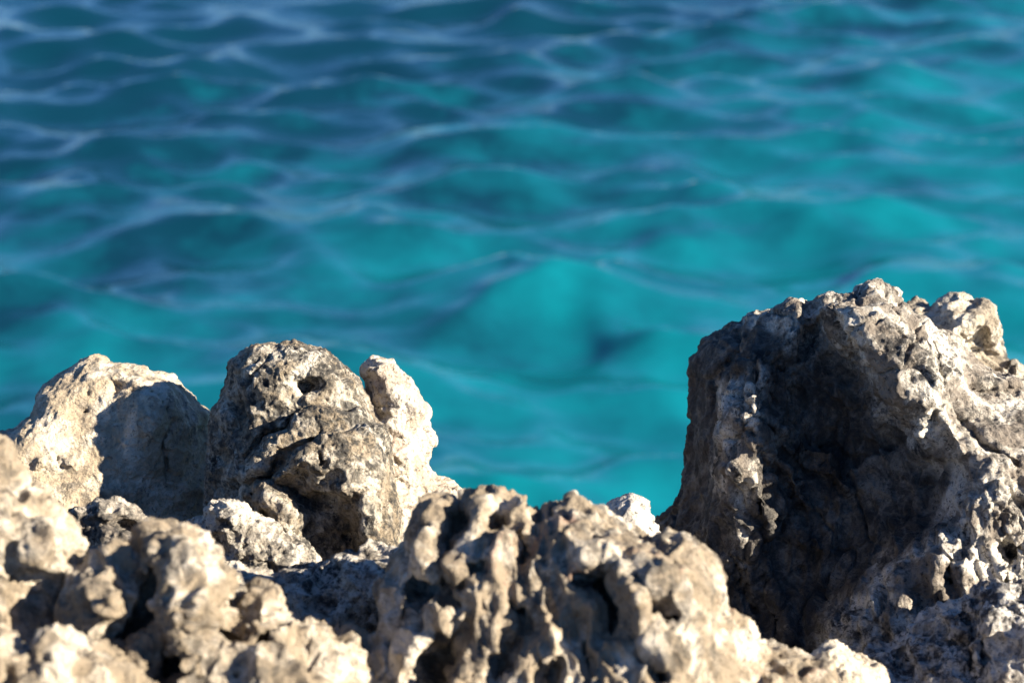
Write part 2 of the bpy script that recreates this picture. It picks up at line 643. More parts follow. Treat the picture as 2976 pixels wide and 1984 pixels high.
            for cc_, r in zip(cs, rad):
                a, b = np.searchsorted(xs, [cc_[0] - r * 1.5, cc_[0] + r * 1.5])
                s = order[a:b]
                dd = co[s] - cc_
                e = np.sqrt(dd[:, 0] ** 2 * st[0] + dd[:, 1] ** 2 * st[1] + dd[:, 2] ** 2 * st[2]) / r
                m = e < 1.4
                d[s[m]] += np.where(e[m] < 1, -0.62 * r * (1 - e[m] ** 2) ** 0.8, 0) + 0.10 * r * np.exp(-((e[m] - 1.05) / 0.16) ** 2)
            d = np.maximum(d, -0.8 * amp)
        if kind != 'pits':
            d = d * mask_of(mk)
        co = co + nrm * d[:, None]
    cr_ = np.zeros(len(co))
    for c in crust_shade:
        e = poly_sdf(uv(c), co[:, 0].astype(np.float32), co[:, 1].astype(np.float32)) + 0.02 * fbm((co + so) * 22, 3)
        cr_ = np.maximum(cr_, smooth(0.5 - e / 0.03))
    world = O + co[:, :1] * uax + co[:, 1:2] * vax - co[:, 2:3] * wax
    base = np.array([world[:, 0].mean(), world[:, 1].mean(), world[:, 2].min()])
    if parent is not None:
        base = np.array(parent.location)
    o = mesh_obj(name, world - base, q, mat)
    if len(crust_shade):
        o.data.attributes.new('crust_shade', 'FLOAT', 'POINT').data.foreach_set('value', cr_.astype(np.float32))
    if parent is not None:
        o.parent = parent
    else:
        o.location = base
        o['label'] = label
        o['category'] = category
        if group:
            o['group'] = group
    return o


I3 = (1, 1, 1)
cA = crop(0, 1000, 2.614)
cB = crop(500, 950, 2.091)
cC = crop(1850, 780, 1.302)
cD = crop(900, 1368, 1.809)
cE = crop(0, 1400, 2.685)
cF = crop(500, 1400, 2.684)
cI = crop(1600, 1380, 2.596)
cJ = crop(2276, 1400, 2.684)
cK = crop(2400, 800, 2.613)


def bumpf(c, x, y, rx, ry, amp, s):
    (a, b), = c([(x, y)])
    return ('bump', a, b, rx / s, ry / s, amp)


def polyf(c, pts, amp, soft=0.012):
    return ('poly', c(pts), amp, soft)


def groovef(c, pts, half, amp, s):
    return ('groove', c(pts), half / s, amp)


# --- pale boulder at the left
rock('boulder', 'pale cream boulder at the left carrying a sharp blue-grey shadow', 3.225,
     cA([(-260, 800), (-120, 740), (0, 680), (45, 675), (130, 650), (170, 605), (240, 560), (280, 430), (330, 340), (440, 250), (540, 190),
         (600, 140), (680, 110), (740, 100), (800, 120), (850, 155), (900, 155), (990, 175), (1060, 190), (1100, 185),
         (1135, 230), (1240, 245), (1310, 255), (1360, 300), (1400, 360), (1480, 440), (1500, 470), (1560, 490),
         (1605, 530), (1610, 640), (1680, 800), (1760, 1100), (1820, 2300), (-400, 2300), (-400, 1000)]),
     rock_material('cream_limestone', (0.62, 0.535, 0.415), (0.38, 0.30, 0.205), (0.07, 0.065, 0.06), 0.30, 0.65, 1.1, 0.15, spk=0.7),
     tf=0.12, tb=0.13, R=0.07, p=2.4, warp=(0.006, 10.0),
     ctrl=cA([(-200, 1000, 0.01), (200, 700, 0.025), (300, 400, 0.01), (250, 1300, 0.05), (450, 800, 0.02), (700, 300, -0.01), (900, 600, 0.02), (1100, 600, 0.045), (1400, 700, 0.0),
              (1100, 1100, 0.02), (700, 1200, 0.04), (1500, 1200, -0.02), (500, 2200, 0.06), (1500, 2200, 0.0)]),
     feats=[bumpf(cA, 655, 530, 26, 20, -0.02, 2.614), bumpf(cA, 890, 350, 80, 60, -0.025, 2.614),
            groovef(cA, [(980, 380), (1180, 420), (1250, 520), (1260, 650), (1215, 760), (1270, 1000)], 26, -0.02, 2.614),
            bumpf(cA, 1100, 580, 170, 190, 0.015, 2.614),
            bumpf(cA, 300, 900, 40, 40, 0.012, 2.614), bumpf(cA, 550, 910, 50, 45, 0.012, 2.614),
            groovef(cA, [(440, 890), (490, 950)], 22, -0.012, 2.614)],
     layers=[('ridged', 14, 0.0035, I3, None), ('scallop', 48, 0.0026, I3, None), ('pits', 600, 0.007, I3, None), ('ridged', 120, 0.0012, I3, None)],
     seed=1, voxel=0.0054)

# --- pitted boulder in the middle with two stepped ledges
B_MAT = rock_material('pitted_limestone', (0.60, 0.54, 0.44), (0.26, 0.205, 0.14), (0.042, 0.039, 0.035), 0.62, 0.66, 5.2, 0.3)
rock('boulder', 'tall pitted boulder with a round hole and two slanting ledges in the middle left', 2.98,
     cB([(150, 1700), (190, 1250), (205, 1000), (210, 850), (225, 680), (240, 520), (290, 450), (330, 360), (345, 260), (350, 215),
         (400, 190), (440, 150), (520, 110), (590, 105), (640, 120), (690, 100), (750, 95), (830, 130), (930, 155),
         (1000, 220), (1040, 260), (1110, 310), (1150, 380), (1200, 470), (1240, 560), (1285, 640), (1310, 760),
         (1330, 960), (1370, 1150), (1400, 1330), (1450, 1700), (1450, 2100), (150, 2100)]),
     B_MAT, tf=0.11, tb=0.13, R=0.065, p=2.5,
     ctrl=cB([(280, 350, -0.05), (450, 380, -0.02), (700, 300, 0.0), (1000, 350, 0.01), (260, 800, -0.06), (480, 650, -0.02), (700, 650, -0.005), (1150, 580, 0.0), (1180, 900, 0.02),
              (620, 1080, 0.025), (280, 1150, -0.06), (1200, 1300, 0.02), (800, 1700, 0.03), (300, 1700, 0.0), (1300, 1700, 0)]),
     feats=[polyf(cB, [(395, 850), (470, 765), (600, 685), (740, 572), (850, 552), (960, 542), (1130, 512), (1200, 572), (1290, 620), (1340, 900),
                       (1340, 1500), (560, 1500), (430, 1000)], 0.038, 0.004),
            polyf(cB, [(560, 880), (640, 800), (800, 715), (870, 685), (1000, 662), (1150, 652), (1310, 640), (1360, 900), (1360, 1500),
                       (1150, 1500), (1130, 1130), (1050, 1010), (900, 1000), (700, 960)], 0.040, 0.004),
            polyf(cB, [(600, 890), (700, 900), (820, 900), (930, 960), (1010, 1030), (1060, 1090), (1110, 1200), (1090, 1290), (1150, 1360), (1100, 1500), (880, 1500), (800, 1270), (780, 1120), (700, 1010)], -0.06, 0.030),
            bumpf(cB, 1090, 1040, 45, 50, -0.03, 2.091), bumpf(cB, 1100, 1270, 50, 60, -0.03, 2.091), bumpf(cB, 900, 830, 30, 45, -0.02, 2.091), bumpf(cB, 940, 920, 40, 40, -0.02, 2.091), bumpf(cB, 1000, 930, 30, 30, -0.02, 2.091), bumpf(cB, 700, 840, 60, 40, -0.02, 2.091),
            bumpf(cB, 520, 1010, 40, 40, -0.025, 2.091), bumpf(cB, 470, 1100, 50, 60, -0.03, 2.091),
            polyf(cB, [(395, 850), (470, 750), (600, 660), (750, 562), (735, 615), (600, 715), (480, 800), (430, 900)], -0.055, 0.010),
            polyf(cB, [(430, 960), (560, 880), (600, 815), (800, 705), (880, 685), (800, 745), (690, 840), (600, 915)], -0.06, 0.010),
            bumpf(cB, 835, 395, 62, 58, -0.055, 2.091), bumpf(cB, 760, 390, 130, 90, -0.014, 2.091),
            bumpf(cB, 620, 1080, 130, 170, 0.012, 2.091),
            bumpf(cB, 420, 540, 60, 130, -0.028, 2.091), bumpf(cB, 320, 780, 45, 60, -0.022, 2.091), bumpf(cB, 340, 1000, 60, 70, -0.03, 2.091),
            bumpf(cB, 430, 960, 60, 50, -0.02, 2.091), bumpf(cB, 870, 260, 40, 35, -0.012, 2.091),
            groovef(cB, [(640, 110), (600, 190), (560, 260), (480, 330)], 22, -0.012, 2.091),
            groovef(cB, [(1275, 650), (1285, 780), (1310, 960), (1340, 1200)], 14, -0.018, 2.091),
            bumpf(cB, 600, 1160, 40, 40, -0.025, 2.091), bumpf(cB, 990, 290, 50, 25, -0.012, 2.091), bumpf(cB, 1100, 440, 40, 50, -0.012, 2.091)],
     layers=[('ridged', 20, 0.0045, I3, None), ('scallop', 55, 0.0032, I3, None), ('pits', 260, 0.010, I3, None), ('pits', 2200, 0.006, I3, None), ('ridged', 130, 0.0011, I3, None)],
     seed=2, wob=0.010, voxel=0.004, warp=(0.0035, 11.0))

# --- narrow pale spire leaning on it
rock('rock_spire', 'narrow pale rock spire with a knobbed tip beside the pitted boulder', 3.05,
     cB([(1130, 470), (1190, 360), (1190, 330), (1165, 295), (1175, 245), (1230, 210), (1270, 208), (1340, 225), (1400, 270), (1470, 340),
         (1500, 420), (1530, 500), (1530, 580), (1565, 660), (1550, 740), (1540, 830), (1555, 890), (1600, 935),
         (1700, 960), (1760, 1000), (1850, 1090), (1950, 1300), (2000, 2000), (1050, 2000), (1050, 600)]),
     rock_material('warm_pale_limestone', (0.58, 0.51, 0.41), (0.42, 0.34, 0.26), (0.08, 0.07, 0.065), 0.22, 0.45, 8.4, 0.1, rust=0.35),
     tf=0.09, tb=0.10, R=0.07,
     ctrl=cB([(1100, 700, -0.03), (1300, 300, 0.0), (1450, 500, 0), (1400, 800, 0.02), (1350, 1000, 0.03), (1500, 1000, 0.0), (1750, 1200, 0.0), (1400, 1300, 0.05), (1500, 1900, 0.05)]),
     feats=[groovef(cB, [(1190, 410), (1230, 480), (1260, 570)], 26, -0.03, 2.091),
            groovef(cB, [(1280, 690), (1370, 790), (1440, 860), (1460, 960)], 16, 0.014, 2.091),
            bumpf(cB, 1370, 970, 60, 40, -0.02, 2.091), bumpf(cB, 1440, 1080, 40, 40, -0.015, 2.091), bumpf(cB, 1270, 540, 50, 25, -0.015, 2.091)],
     layers=[('ridged', 20, 0.006, (1, 0.7, 1), None), ('crack', 14, 0.006, I3, None), ('scallop', 65, 0.0025, I3, None), ('pits', 260, 0.008, I3, None), ('ridged', 120, 0.0011, I3, None)],
     seed=3, voxel=0.0052)

# --- the big dark boulder at the right
C_DARK = rock_material('dark_veined_limestone', (0.62, 0.565, 0.475), (0.20, 0.165, 0.13), (0.028, 0.026, 0.025), 0.40, 0.5, 2.7, 0.1, crust_shade=True)
VAL = cC([(420, 330), (700, 250), (880, 480), (1000, 700), (1100, 800), (1000, 1050), (700, 1300), (760, 1500), (300, 1500), (250, 1000), (400, 800), (400, 500)])
flute = cC([(1210, 740), (1466, 760), (1700, 900), (1700, 1500), (700, 1500), (730, 1290), (880, 1170), (1000, 1070), (1140, 950)])
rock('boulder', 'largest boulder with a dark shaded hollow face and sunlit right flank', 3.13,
     cC([(40, 1150), (70, 1010), (75, 960), (130, 900), (165, 820), (185, 730), (172, 660), (195, 580), (175, 550), (185, 440), (180, 400),
         (190, 340), (225, 310), (250, 260), (290, 240), (380, 195), (430, 165), (450, 175), (540, 160), (600, 130), (650, 150),
         (680, 140), (690, 115), (750, 97), (800, 105), (840, 75), (890, 55), (930, 65), (970, 90), (1000, 150), (1060, 190),
         (1130, 250), (1180, 280), (1240, 330), (1290, 370), (1330, 400), (1400, 420), (1500, 440), (1650, 520), (1750, 700), (1800, 1000),
         (1800, 1700), (100, 1700)]),
     C_DARK, tf=0.20, tb=0.20, R=0.14, p=2.2,
     ctrl=cC([(250, 400, -0.17), (225, 620, -0.18), (250, 800, -0.15), (320, 480, -0.09), (300, 300, -0.13), (400, 250, -0.07), (440, 330, -0.03), (375, 560, 0.02), (410, 780, 0.042), (300, 960, -0.06), (400, 1050, 0.0), (180, 1050, -0.11),
              (640, 350, -0.03), (720, 450, -0.035), (720, 620, -0.035), (600, 550, -0.04), (540, 760, -0.02),
              (720, 190, 0.0), (850, 260, -0.01), (1000, 500, 0.0), (1100, 450, -0.01), (1050, 300, -0.02),
              (650, 900, -0.035), (720, 1100, -0.035), (620, 1300, -0.02), (860, 950, -0.03), (450, 1200, -0.02),
              (1250, 760, 0.02), (1250, 940, 0.04), (1060, 1140, 0.05), (940, 1280, 0.05), (1300, 1000, 0.04), (1200, 1250, 0.06), (1000, 850, -0.02),
              (1320, 620, -0.03), (1220, 400, -0.08), (1450, 850, 0.0), (1500, 600, -0.06), (1700, 1100, -0.06),
              (900, 120, -0.02), (600, 200, 0.0), (700, 1500, 0.03), (1200, 1500, 0.08), (300, 1500, 0.03)]),
     feats=[polyf(cC, [(725, 200), (790, 310), (870, 405), (950, 545), (1040, 660), (1190, 755), (1150, 950), (980, 1090), (870, 1190), (740, 1310), (760, 1700), (1900, 1700), (1900, 400), (1000, 170)], 0.10, 0.07),
            polyf(cC, [(610, 290), (720, 205), (790, 300), (870, 410), (960, 560), (1030, 660), (1000, 700), (880, 740), (760, 740), (650, 660), (555, 520), (560, 400)], -0.022, 0.012),
            polyf(cC, [(720, 200), (800, 195), (1000, 215), (1075, 300), (1110, 400), (1115, 560), (1040, 660), (950, 545), (870, 405), (800, 320), (730, 260)], 0.034, 0.008),
            groovef(cC, [(985, 110), (1060, 280), (1115, 420), (1140, 560), (1200, 720)], 15, 0.018, 1.302),
            polyf(cC, [(1080, 240), (1180, 270), (1290, 380), (1320, 430), (1180, 470), (1130, 420)], 0.018, 0.010),
            polyf(cC, [(830, 90), (900, 60), (970, 100), (1000, 180), (1000, 225), (820, 190), (760, 150)], 0.012, 0.012),
            groovef(cC, [(1020, 180), (1060, 270), (1115, 370), (1125, 480)], 16, -0.03, 1.302),
            groovef(cC, [(480, 200), (440, 330), (370, 450), (365, 560), (360, 680), (420, 790)], 40, 0.012, 1.302),
            groovef(cC, [(470, 200), (410, 280), (390, 330), (320, 480), (300, 650)], 18, -0.025, 1.302),
            groovef(cC, [(560, 400), (520, 470), (560, 560), (640, 640), (740, 710)], 16, -0.03, 1.302),
            groovef(cC, [(470, 480), (500, 560), (560, 620)], 16, 0.024, 1.302),
            groovef(cC, [(480, 640), (530, 730), (590, 780), (660, 900)], 18, 0.026, 1.302),
            groovef(cC, [(590, 690), (650, 700), (720, 740), (800, 850)], 15, 0.024, 1.302),
            groovef(cC, [(360, 760), (470, 800), (520, 900), (540, 1000)], 20, 0.024, 1.302),
            polyf(cC, [(610, 1000), (660, 980), (720, 1010), (720, 1060), (620, 1060)], 0.022, 0.010),
            groovef(cC, [(530, 1160), (540, 1230), (600, 1300), (590, 1380)], 26, 0.018, 1.302),
            groovef(cC, [(400, 1080), (430, 1180), (480, 1280)], 14, -0.016, 1.302),
            bumpf(cC, 990, 325, 22, 26, -0.02, 1.302), bumpf(cC, 890, 440, 24, 30, -0.015, 1.302), bumpf(cC, 835, 365, 45, 45, -0.03, 1.302),
            bumpf(cC, 860, 95, 16, 14, -0.02, 1.302), bumpf(cC, 845, 130, 16, 16, -0.02, 1.302),
            bumpf(cC, 1110, 600, 28, 40, -0.02, 1.302), bumpf(cC, 1210, 615, 50, 25, -0.025, 1.302),
            groovef(cC, [(1140, 480), (1190, 600), (1290, 690), (1400, 760)], 16, -0.026, 1.302),
            polyf(cC, [(1230, 480), (1330, 460), (1466, 440), (1600, 500), (1600, 560), (1400, 530), (1290, 510)], -0.045, 0.015),
            bumpf(cC, 1370, 1050, 60, 60, -0.05, 1.302), bumpf(cC, 1330, 1180, 40, 50, -0.03, 1.302), bumpf(cC, 1160, 1130, 26, 60, -0.03, 1.302),
            bumpf(cC, 1080, 1000, 18, 60, -0.02, 1.302), bumpf(cC, 1220, 1000, 16, 70, -0.03, 1.302), bumpf(cC, 1070, 1220, 30, 60, -0.03, 1.302),
            bumpf(cC, 950, 1190, 30, 40, -0.025, 1.302), bumpf(cC, 1250, 1240, 40, 60, -0.03, 1.302)],
     layers=[('scallop', 11, 0.016, (1, 0.5, 1), VAL), ('scallop', 21, 0.013, (1, 0.6, 1), VAL), ('crack', 16, 0.010, (1, 0.5, 1), VAL), ('scallop', 16, 0.009, (1, 0.6, 1), None), ('ridged', 24, 0.006, (1, 0.6, 1), None), ('flute', 24, 0.016, (1, 0.25, 0.4), flute), ('scallop', 42, 0.007, (1, 0.6, 1), flute),
             ('crack', 10, 0.011, (1, 0.8, 1), None), ('pits', 420, 0.012, I3, cC([(830, 60), (1000, 90), (1120, 400), (1120, 620), (1040, 660), (860, 420), (700, 200)])),
             ('pits', 900, 0.009, I3, None), ('ridged', 100, 0.0016, I3, None)],
     seed=4, voxel=0.005, warp=(0.008, 9.0),
     crust_shade=[cC([(60, 1100), (100, 880), (160, 700), (160, 350), (240, 230), (430, 180), (460, 250), (620, 280), (560, 420), (440, 440), (335, 450), (320, 640), (335, 830), (420, 900), (450, 1200), (520, 1500), (0, 1500)]),  # flank and hollow coloured darker to deepen their shade; sunlit ridge strip left out
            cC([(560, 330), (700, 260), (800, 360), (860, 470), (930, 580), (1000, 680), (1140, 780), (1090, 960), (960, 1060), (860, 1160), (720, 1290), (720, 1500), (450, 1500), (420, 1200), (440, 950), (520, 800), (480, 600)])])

# --- knob behind its right shoulder
rock('knobbly_rock', 'knobbly sunlit rock behind the right shoulder of the largest boulder', 3.45,
     cK([(560, 900), (600, 300), (620, 250), (640, 215), (690, 200), (740, 220), (775, 260), (840, 240), (880, 190), (940, 168), (1000, 175),
         (1060, 205), (1110, 240), (1180, 240), (1230, 260), (1255, 320), (1280, 390), (1310, 480), (1330, 560), (1355, 650), (1390, 715), (1415, 700),
         (1440, 665), (1480, 720), (1505, 760), (1700, 800), (1900, 1000), (1950, 2200), (500, 2200)]),
     rock_material('knob_limestone', (0.62, 0.55, 0.44), (0.28, 0.23, 0.17), (0.06, 0.055, 0.05), 0.35, 0.5, 6.1, 0.2),
     tf=0.10, tb=0.10, R=0.08,
     ctrl=cK([(700, 300, 0), (1000, 260, 0.01), (950, 500, 0.02), (1200, 400, 0.03), (1200, 650, -0.05), (1100, 800, -0.03), (1500, 1000, 0), (700, 1200, 0)]),
     feats=[polyf(cK, [(1040, 480), (1190, 430), (1230, 540), (1330, 620), (1400, 740), (1180, 720), (1100, 600)], -0.05, 0.02),
            groovef(cK, [(880, 230), (870, 330), (870, 420)], 14, -0.02, 2.613)],
     layers=[('scallop', 26, 0.010, I3, None), ('ridged', 40, 0.003, I3, None), ('pits', 300, 0.009, I3, None), ('ridged', 110, 0.0013, I3, None)],
     seed=5, voxel=0.0058)

# --- small white tip seen in the gap
rock('rock_tip', 'small white-topped rock tip in the gap left of the largest boulder', 2.72,
     cI([(360, 330), (390, 240), (480, 190), (560, 150), (630, 140), (690, 170), (720, 220), (740, 290), (790, 350), (830, 480), (900, 1500), (250, 1500)]),
     rock_material('white_tip_limestone', (0.68, 0.62, 0.53), (0.45, 0.40, 0.34), (0.07, 0.07, 0.07), 0.25, 0.3, 4.4, 0.0),
     tf=0.06, tb=0.07, R=0.05, layers=[('ridged', 26, 0.005, I3, None), ('crack', 26, 0.004, I3, None), ('ridged', 90, 0.0015, I3, None)], seed=6, voxel=0.005)

# --- small rocks in the hollow between front and back
rock('small_rock', 'small dark rock with a pale rim in front of the shadowed left boulder', 2.72,
     cE([(500, 480), (530, 360), (555, 240), (640, 200), (700, 185), (800, 155), (880, 150), (970, 170), (1040, 220), (1100, 280), (1160, 330),
         (1230, 480), (1260, 900), (1200, 1300), (500, 1300)]),
     rock_material('dark_small_limestone', (0.50, 0.44, 0.36), (0.24, 0.20, 0.155), (0.04, 0.037, 0.035), 0.85, 0.7, 7.7, 0.2),
     tf=0.06, tb=0.06, R=0.05,
     feats=[polyf(cE, [(730, 300), (850, 330), (960, 300), (1110, 340), (1090, 440), (950, 390), (800, 360)], -0.04, 0.012),
            polyf(cE, [(640, 270), (740, 330), (800, 380), (760, 520), (640, 560), (560, 420)], -0.03, 0.015),
            bumpf(cE, 940, 430, 40, 30, -0.012, 2.685)],
     layers=[('scallop', 26, 0.010, I3, None), ('ridged', 50, 0.003, I3, None), ('pits', 120, 0.007, I3, None), ('ridged', 120, 0.0012, I3, None)], seed=7, voxel=0.004)

rock('small_rock', 'wedge-shaped pitted rock at the foot of the tall pitted boulder', 2.80,
     cF([(60, 420), (110, 340), (200, 310), (250, 310), (290, 260), (280, 220), (330, 180), (400, 175), (480, 155), (560, 180), (640, 240), (740, 300),
         (850, 390), (950, 440), (1030, 500), (1090, 560), (1130, 620), (1160, 720), (1200, 1100), (100, 1100)]),
     rock_material('wedge_limestone', (0.58, 0.52, 0.43), (0.26, 0.22, 0.17), (0.06, 0.055, 0.05), 0.42, 0.5, 9.9, 0.3),
     tf=0.07, tb=0.06, R=0.05,
     ctrl=cF([(150, 500, -0.02), (400, 300, 0), (450, 500, -0.01), (700, 450, 0.01), (900, 600, 0.02), (600, 1000, 0.05), (1100, 900, 0.03)]),
     feats=[polyf(cF, [(280, 430), (400, 420), (500, 540), (400, 560), (300, 520)], -0.022, 0.012),
            polyf(cF, [(380, 320), (560, 340), (610, 470), (560, 500), (470, 420)], -0.014, 0.015),
            groovef(cF, [(330, 550), (600, 600), (760, 640), (800, 690)], 18, -0.014, 2.684)],
     layers=[('ridged', 26, 0.006, I3, None), ('scallop', 55, 0.004, I3, None), ('pits', 240, 0.009, I3, None), ('ridged', 120, 0.0012, I3, None)], seed=8, voxel=0.004)

rock('low_rock', 'low shaded rock with a whitish crest in the hollow behind the front ridge', 2.62,
     cF([(420, 800), (460, 690), (640, 690), (760, 720), (830, 780), (900, 730), (970, 690), (1130, 660), (1240, 640), (1310, 560), (1370, 530), (1450, 540),
         (1520, 490), (1600, 520), (1700, 510), (1800, 540), (1950, 700), (2000, 1700), (420, 1700)]),
     rock_material('crest_limestone', (0.62, 0.56, 0.47), (0.34, 0.29, 0.23), (0.05, 0.045, 0.04), 0.45, 0.4, 12.3, 0.4),
     tf=0.08, tb=0.06, R=0.05,
     layers=[('scallop', 22, 0.011, I3, None), ('ridged', 50, 0.004, I3, None), ('ridged', 120, 0.0012, I3, None)], seed=9, voxel=0.0045)

rock('corner_rock', 'dark grey rock with white crusts in the lower right corner', 2.74,
     cJ([(560, 1500), (620, 1370), (700, 1290), (860, 1220), (1000, 1170), (1090, 1080), (1150, 1030), (1250, 960), (1340, 920), (1470, 890), (1490, 860), (1560, 840),
         (1640, 860), (1760, 870), (1879, 830), (2100, 850), (2400, 1000), (2500, 2400), (500, 2400)]),
     rock_material('white_crusted_limestone', (0.62, 0.57, 0.50), (0.27, 0.23, 0.19), (0.045, 0.042, 0.042), 0.55, 0.45, 14.2, 0.5),
     tf=0.10, tb=0.08, R=0.07,
     ctrl=cJ([(700, 1400, -0.02), (1000, 1350, -0.02), (1500, 1000, 0.03), (1450, 1250, -0.01), (1700, 1200, 0.04), (1250, 1300, 0.0), (1800, 1500, 0.05), (1400, 1500, 0.02), (900, 1600, 0.0), (2300, 1300, 0.0)]),
     feats=[polyf(cJ, [(850, 1330), (1000, 1290), (1040, 1400), (1000, 1500), (860, 1480)], -0.035, 0.016),
            polyf(cJ, [(1230, 1250), (1400, 1230), (1430, 1330), (1300, 1330)], -0.03, 0.014),
            groovef(cJ, [(1340, 960), (1400, 1020), (1460, 1120), (1480, 1250), (1440, 1500)], 30, -0.03, 2.684),
            groovef(cJ, [(1590, 1060), (1610, 1180), (1530, 1300), (1480, 1440)], 30, 0.014, 2.684),
            groovef(cJ, [(1100, 1100), (1200, 1060), (1250, 1130), (1200, 1200)], 24, -0.014, 2.684)],
     layers=[('scallop', 18, 0.013, (1, 0.8, 1), None), ('crack', 20, 0.006, I3, None), ('scallop', 55, 0.004, I3, None), ('pits', 200, 0.007, I3, None), ('ridged', 110, 0.0014, I3, None)],
     seed=10, voxel=0.0048)

# --- the blurred rocks in front
FRONT = dict(pale=(0.64, 0.56, 0.445), tan=(0.28, 0.22, 0.15), dark=(0.05, 0.045, 0.04))
rock('fluted_rock', 'broad blurred fluted rock with deep black slots in the middle of the front', 2.34,
     cD([(120, 1300), (270, 1100), (330, 960), (380, 850), (390, 680), (370, 610), (440, 560), (480, 440), (520, 330), (570, 230), (640, 160), (720, 150), (790, 170),
         (820, 130), (900, 112), (990, 115), (1040, 145), (1110, 145), (1170, 175), (1210, 205), (1260, 190), (1310, 210), (1350, 165), (1380, 160), (1450, 190),
         (1540, 235), (1620, 280), (1690, 330), (1740, 390), (1800, 395), (1880, 375), (1950, 385), (2020, 430), (2080, 500), (2120, 570), (2145, 650), (2150, 730),
         (2190, 770), (2250, 800), (2310, 830), (2345, 900), (2400, 930), (2490, 930), (2550, 970), (2650, 1010), (2720, 1100), (2800, 1400), (2800, 1700), (120, 1700)]),
     rock_material('fluted_limestone', FRONT['pale'], FRONT['tan'], FRONT['dark'], 0.42, 0.7, 16.5, 0.1, rust=0.5, spk=0.6),
     tf=0.13, tb=0.11, R=0.085, p=2.1,
     ctrl=cD([(450, 600, -0.02), (550, 350, 0.0), (900, 200, -0.02), (900, 420, -0.01), (1400, 300, 0.0), (1600, 380, 0.03), (1850, 480, 0.06), (2000, 700, 0.05), (2100, 950, 0.0),
              (500, 800, -0.01), (900, 750, 0.0), (1300, 750, 0.02), (1650, 900, 0.05), (1850, 850, 0.08), (2350, 1100, -0.02), (500, 1100, 0.02), (1000, 1100, 0.03), (1500, 1100, 0.06), (1900, 1100, 0.08), (1200, 1600, 0.06)]),
     feats=[polyf(cD, [(700, 215), (800, 195), (840, 250), (790, 420), (745, 530), (675, 510), (685, 340)], -0.096, 0.014),
            bumpf(cD, 1010, 285, 62, 58, -0.088, 1.809),
            polyf(cD, [(1105, 330), (1165, 370), (1180, 470), (1120, 530), (1095, 420)], -0.072, 0.012),
            polyf(cD, [(545, 590), (700, 555), (850, 600), (840, 690), (700, 690), (590, 690)], -0.096, 0.016),
            polyf(cD, [(1395, 570), (1480, 505), (1570, 530), (1645, 680), (1660, 800), (1560, 870), (1490, 700)], -0.096, 0.016),
            polyf(cD, [(1690, 590), (1760, 610), (1890, 780), (1840, 850), (1750, 760)], -0.080, 0.014),
            polyf(cD, [(1200, 225), (1315, 220), (1300, 290), (1215, 270)], -0.072, 0.010),
            polyf(cD, [(650, 960), (760, 850), (850, 830), (830, 1000), (780, 1120), (600, 1130), (560, 1050)], -0.096, 0.016),
            polyf(cD, [(1060, 690), (1160, 710), (1210, 850), (1120, 860)], -0.072, 0.012),
            polyf(cD, [(960, 990), (1060, 900), (1130, 900), (1090, 1010), (1000, 1100)], -0.080, 0.014),
            polyf(cD, [(1180, 1130), (1260, 1000), (1330, 1010), (1320, 1130)], -0.080, 0.014),
            polyf(cD, [(1640, 850), (1760, 960), (1850, 1020), (1820, 1080), (1700, 1010)], -0.080, 0.014),
            polyf(cD, [(2280, 1050), (2360, 960), (2450, 960), (2440, 1050), (2330, 1120)], -0.080, 0.016),
            polyf(cD, [(870, 520), (980, 470), (970, 545), (890, 550)], -0.03, 0.012),
            groovef(cD, [(560, 700), (540, 820), (480, 960), (420, 1100)], 34, -0.02, 1.809),
            groovef(cD, [(1400, 760), (1450, 900), (1480, 1060)], 26, -0.035, 1.809),
            groovef(cD, [(1250, 620), (1260, 760), (1300, 880), (1310, 1000)], 22, 0.02, 1.809),
            groovef(cD, [(1600, 560), (1690, 700), (1710, 820)], 22, 0.022, 1.809),
            groovef(cD, [(850, 700), (840, 860), (850, 1000), (820, 1100)], 24, 0.02, 1.809)],
     layers=[('flute', 20, 0.015, (1, 0.22, 0.3), None), ('scallop', 30, 0.010, (1.2, 0.5, 1), None), ('pits', 260, 0.009, I3, None), ('ridged', 75, 0.0022, I3, None)],
     seed=11, voxel=0.005, warp=(0.006, 10.0))

rock('pale_lobe', 'smooth pale rock lobe between the fluted rock and the corner rock', 2.50,
     cJ([(150, 1400), (230, 1330), (270, 1290), (340, 1265), (400, 1265), (450, 1300), (560, 1360), (640, 1400), (720, 1440), (750, 1490), (770, 1650), (820, 2200), (100, 2200)]),
     rock_material('lobe_limestone', (0.66, 0.57, 0.44), (0.44, 0.36, 0.26), (0.08, 0.07, 0.06), 0.15, 0.35, 18.6, 0.0),
     tf=0.07, tb=0.06, R=0.05, layers=[('ridged', 22, 0.005, I3, None), ('scallop', 50, 0.003, I3, None), ('ridged', 90, 0.0015, I3, None)], seed=12, voxel=0.0045)

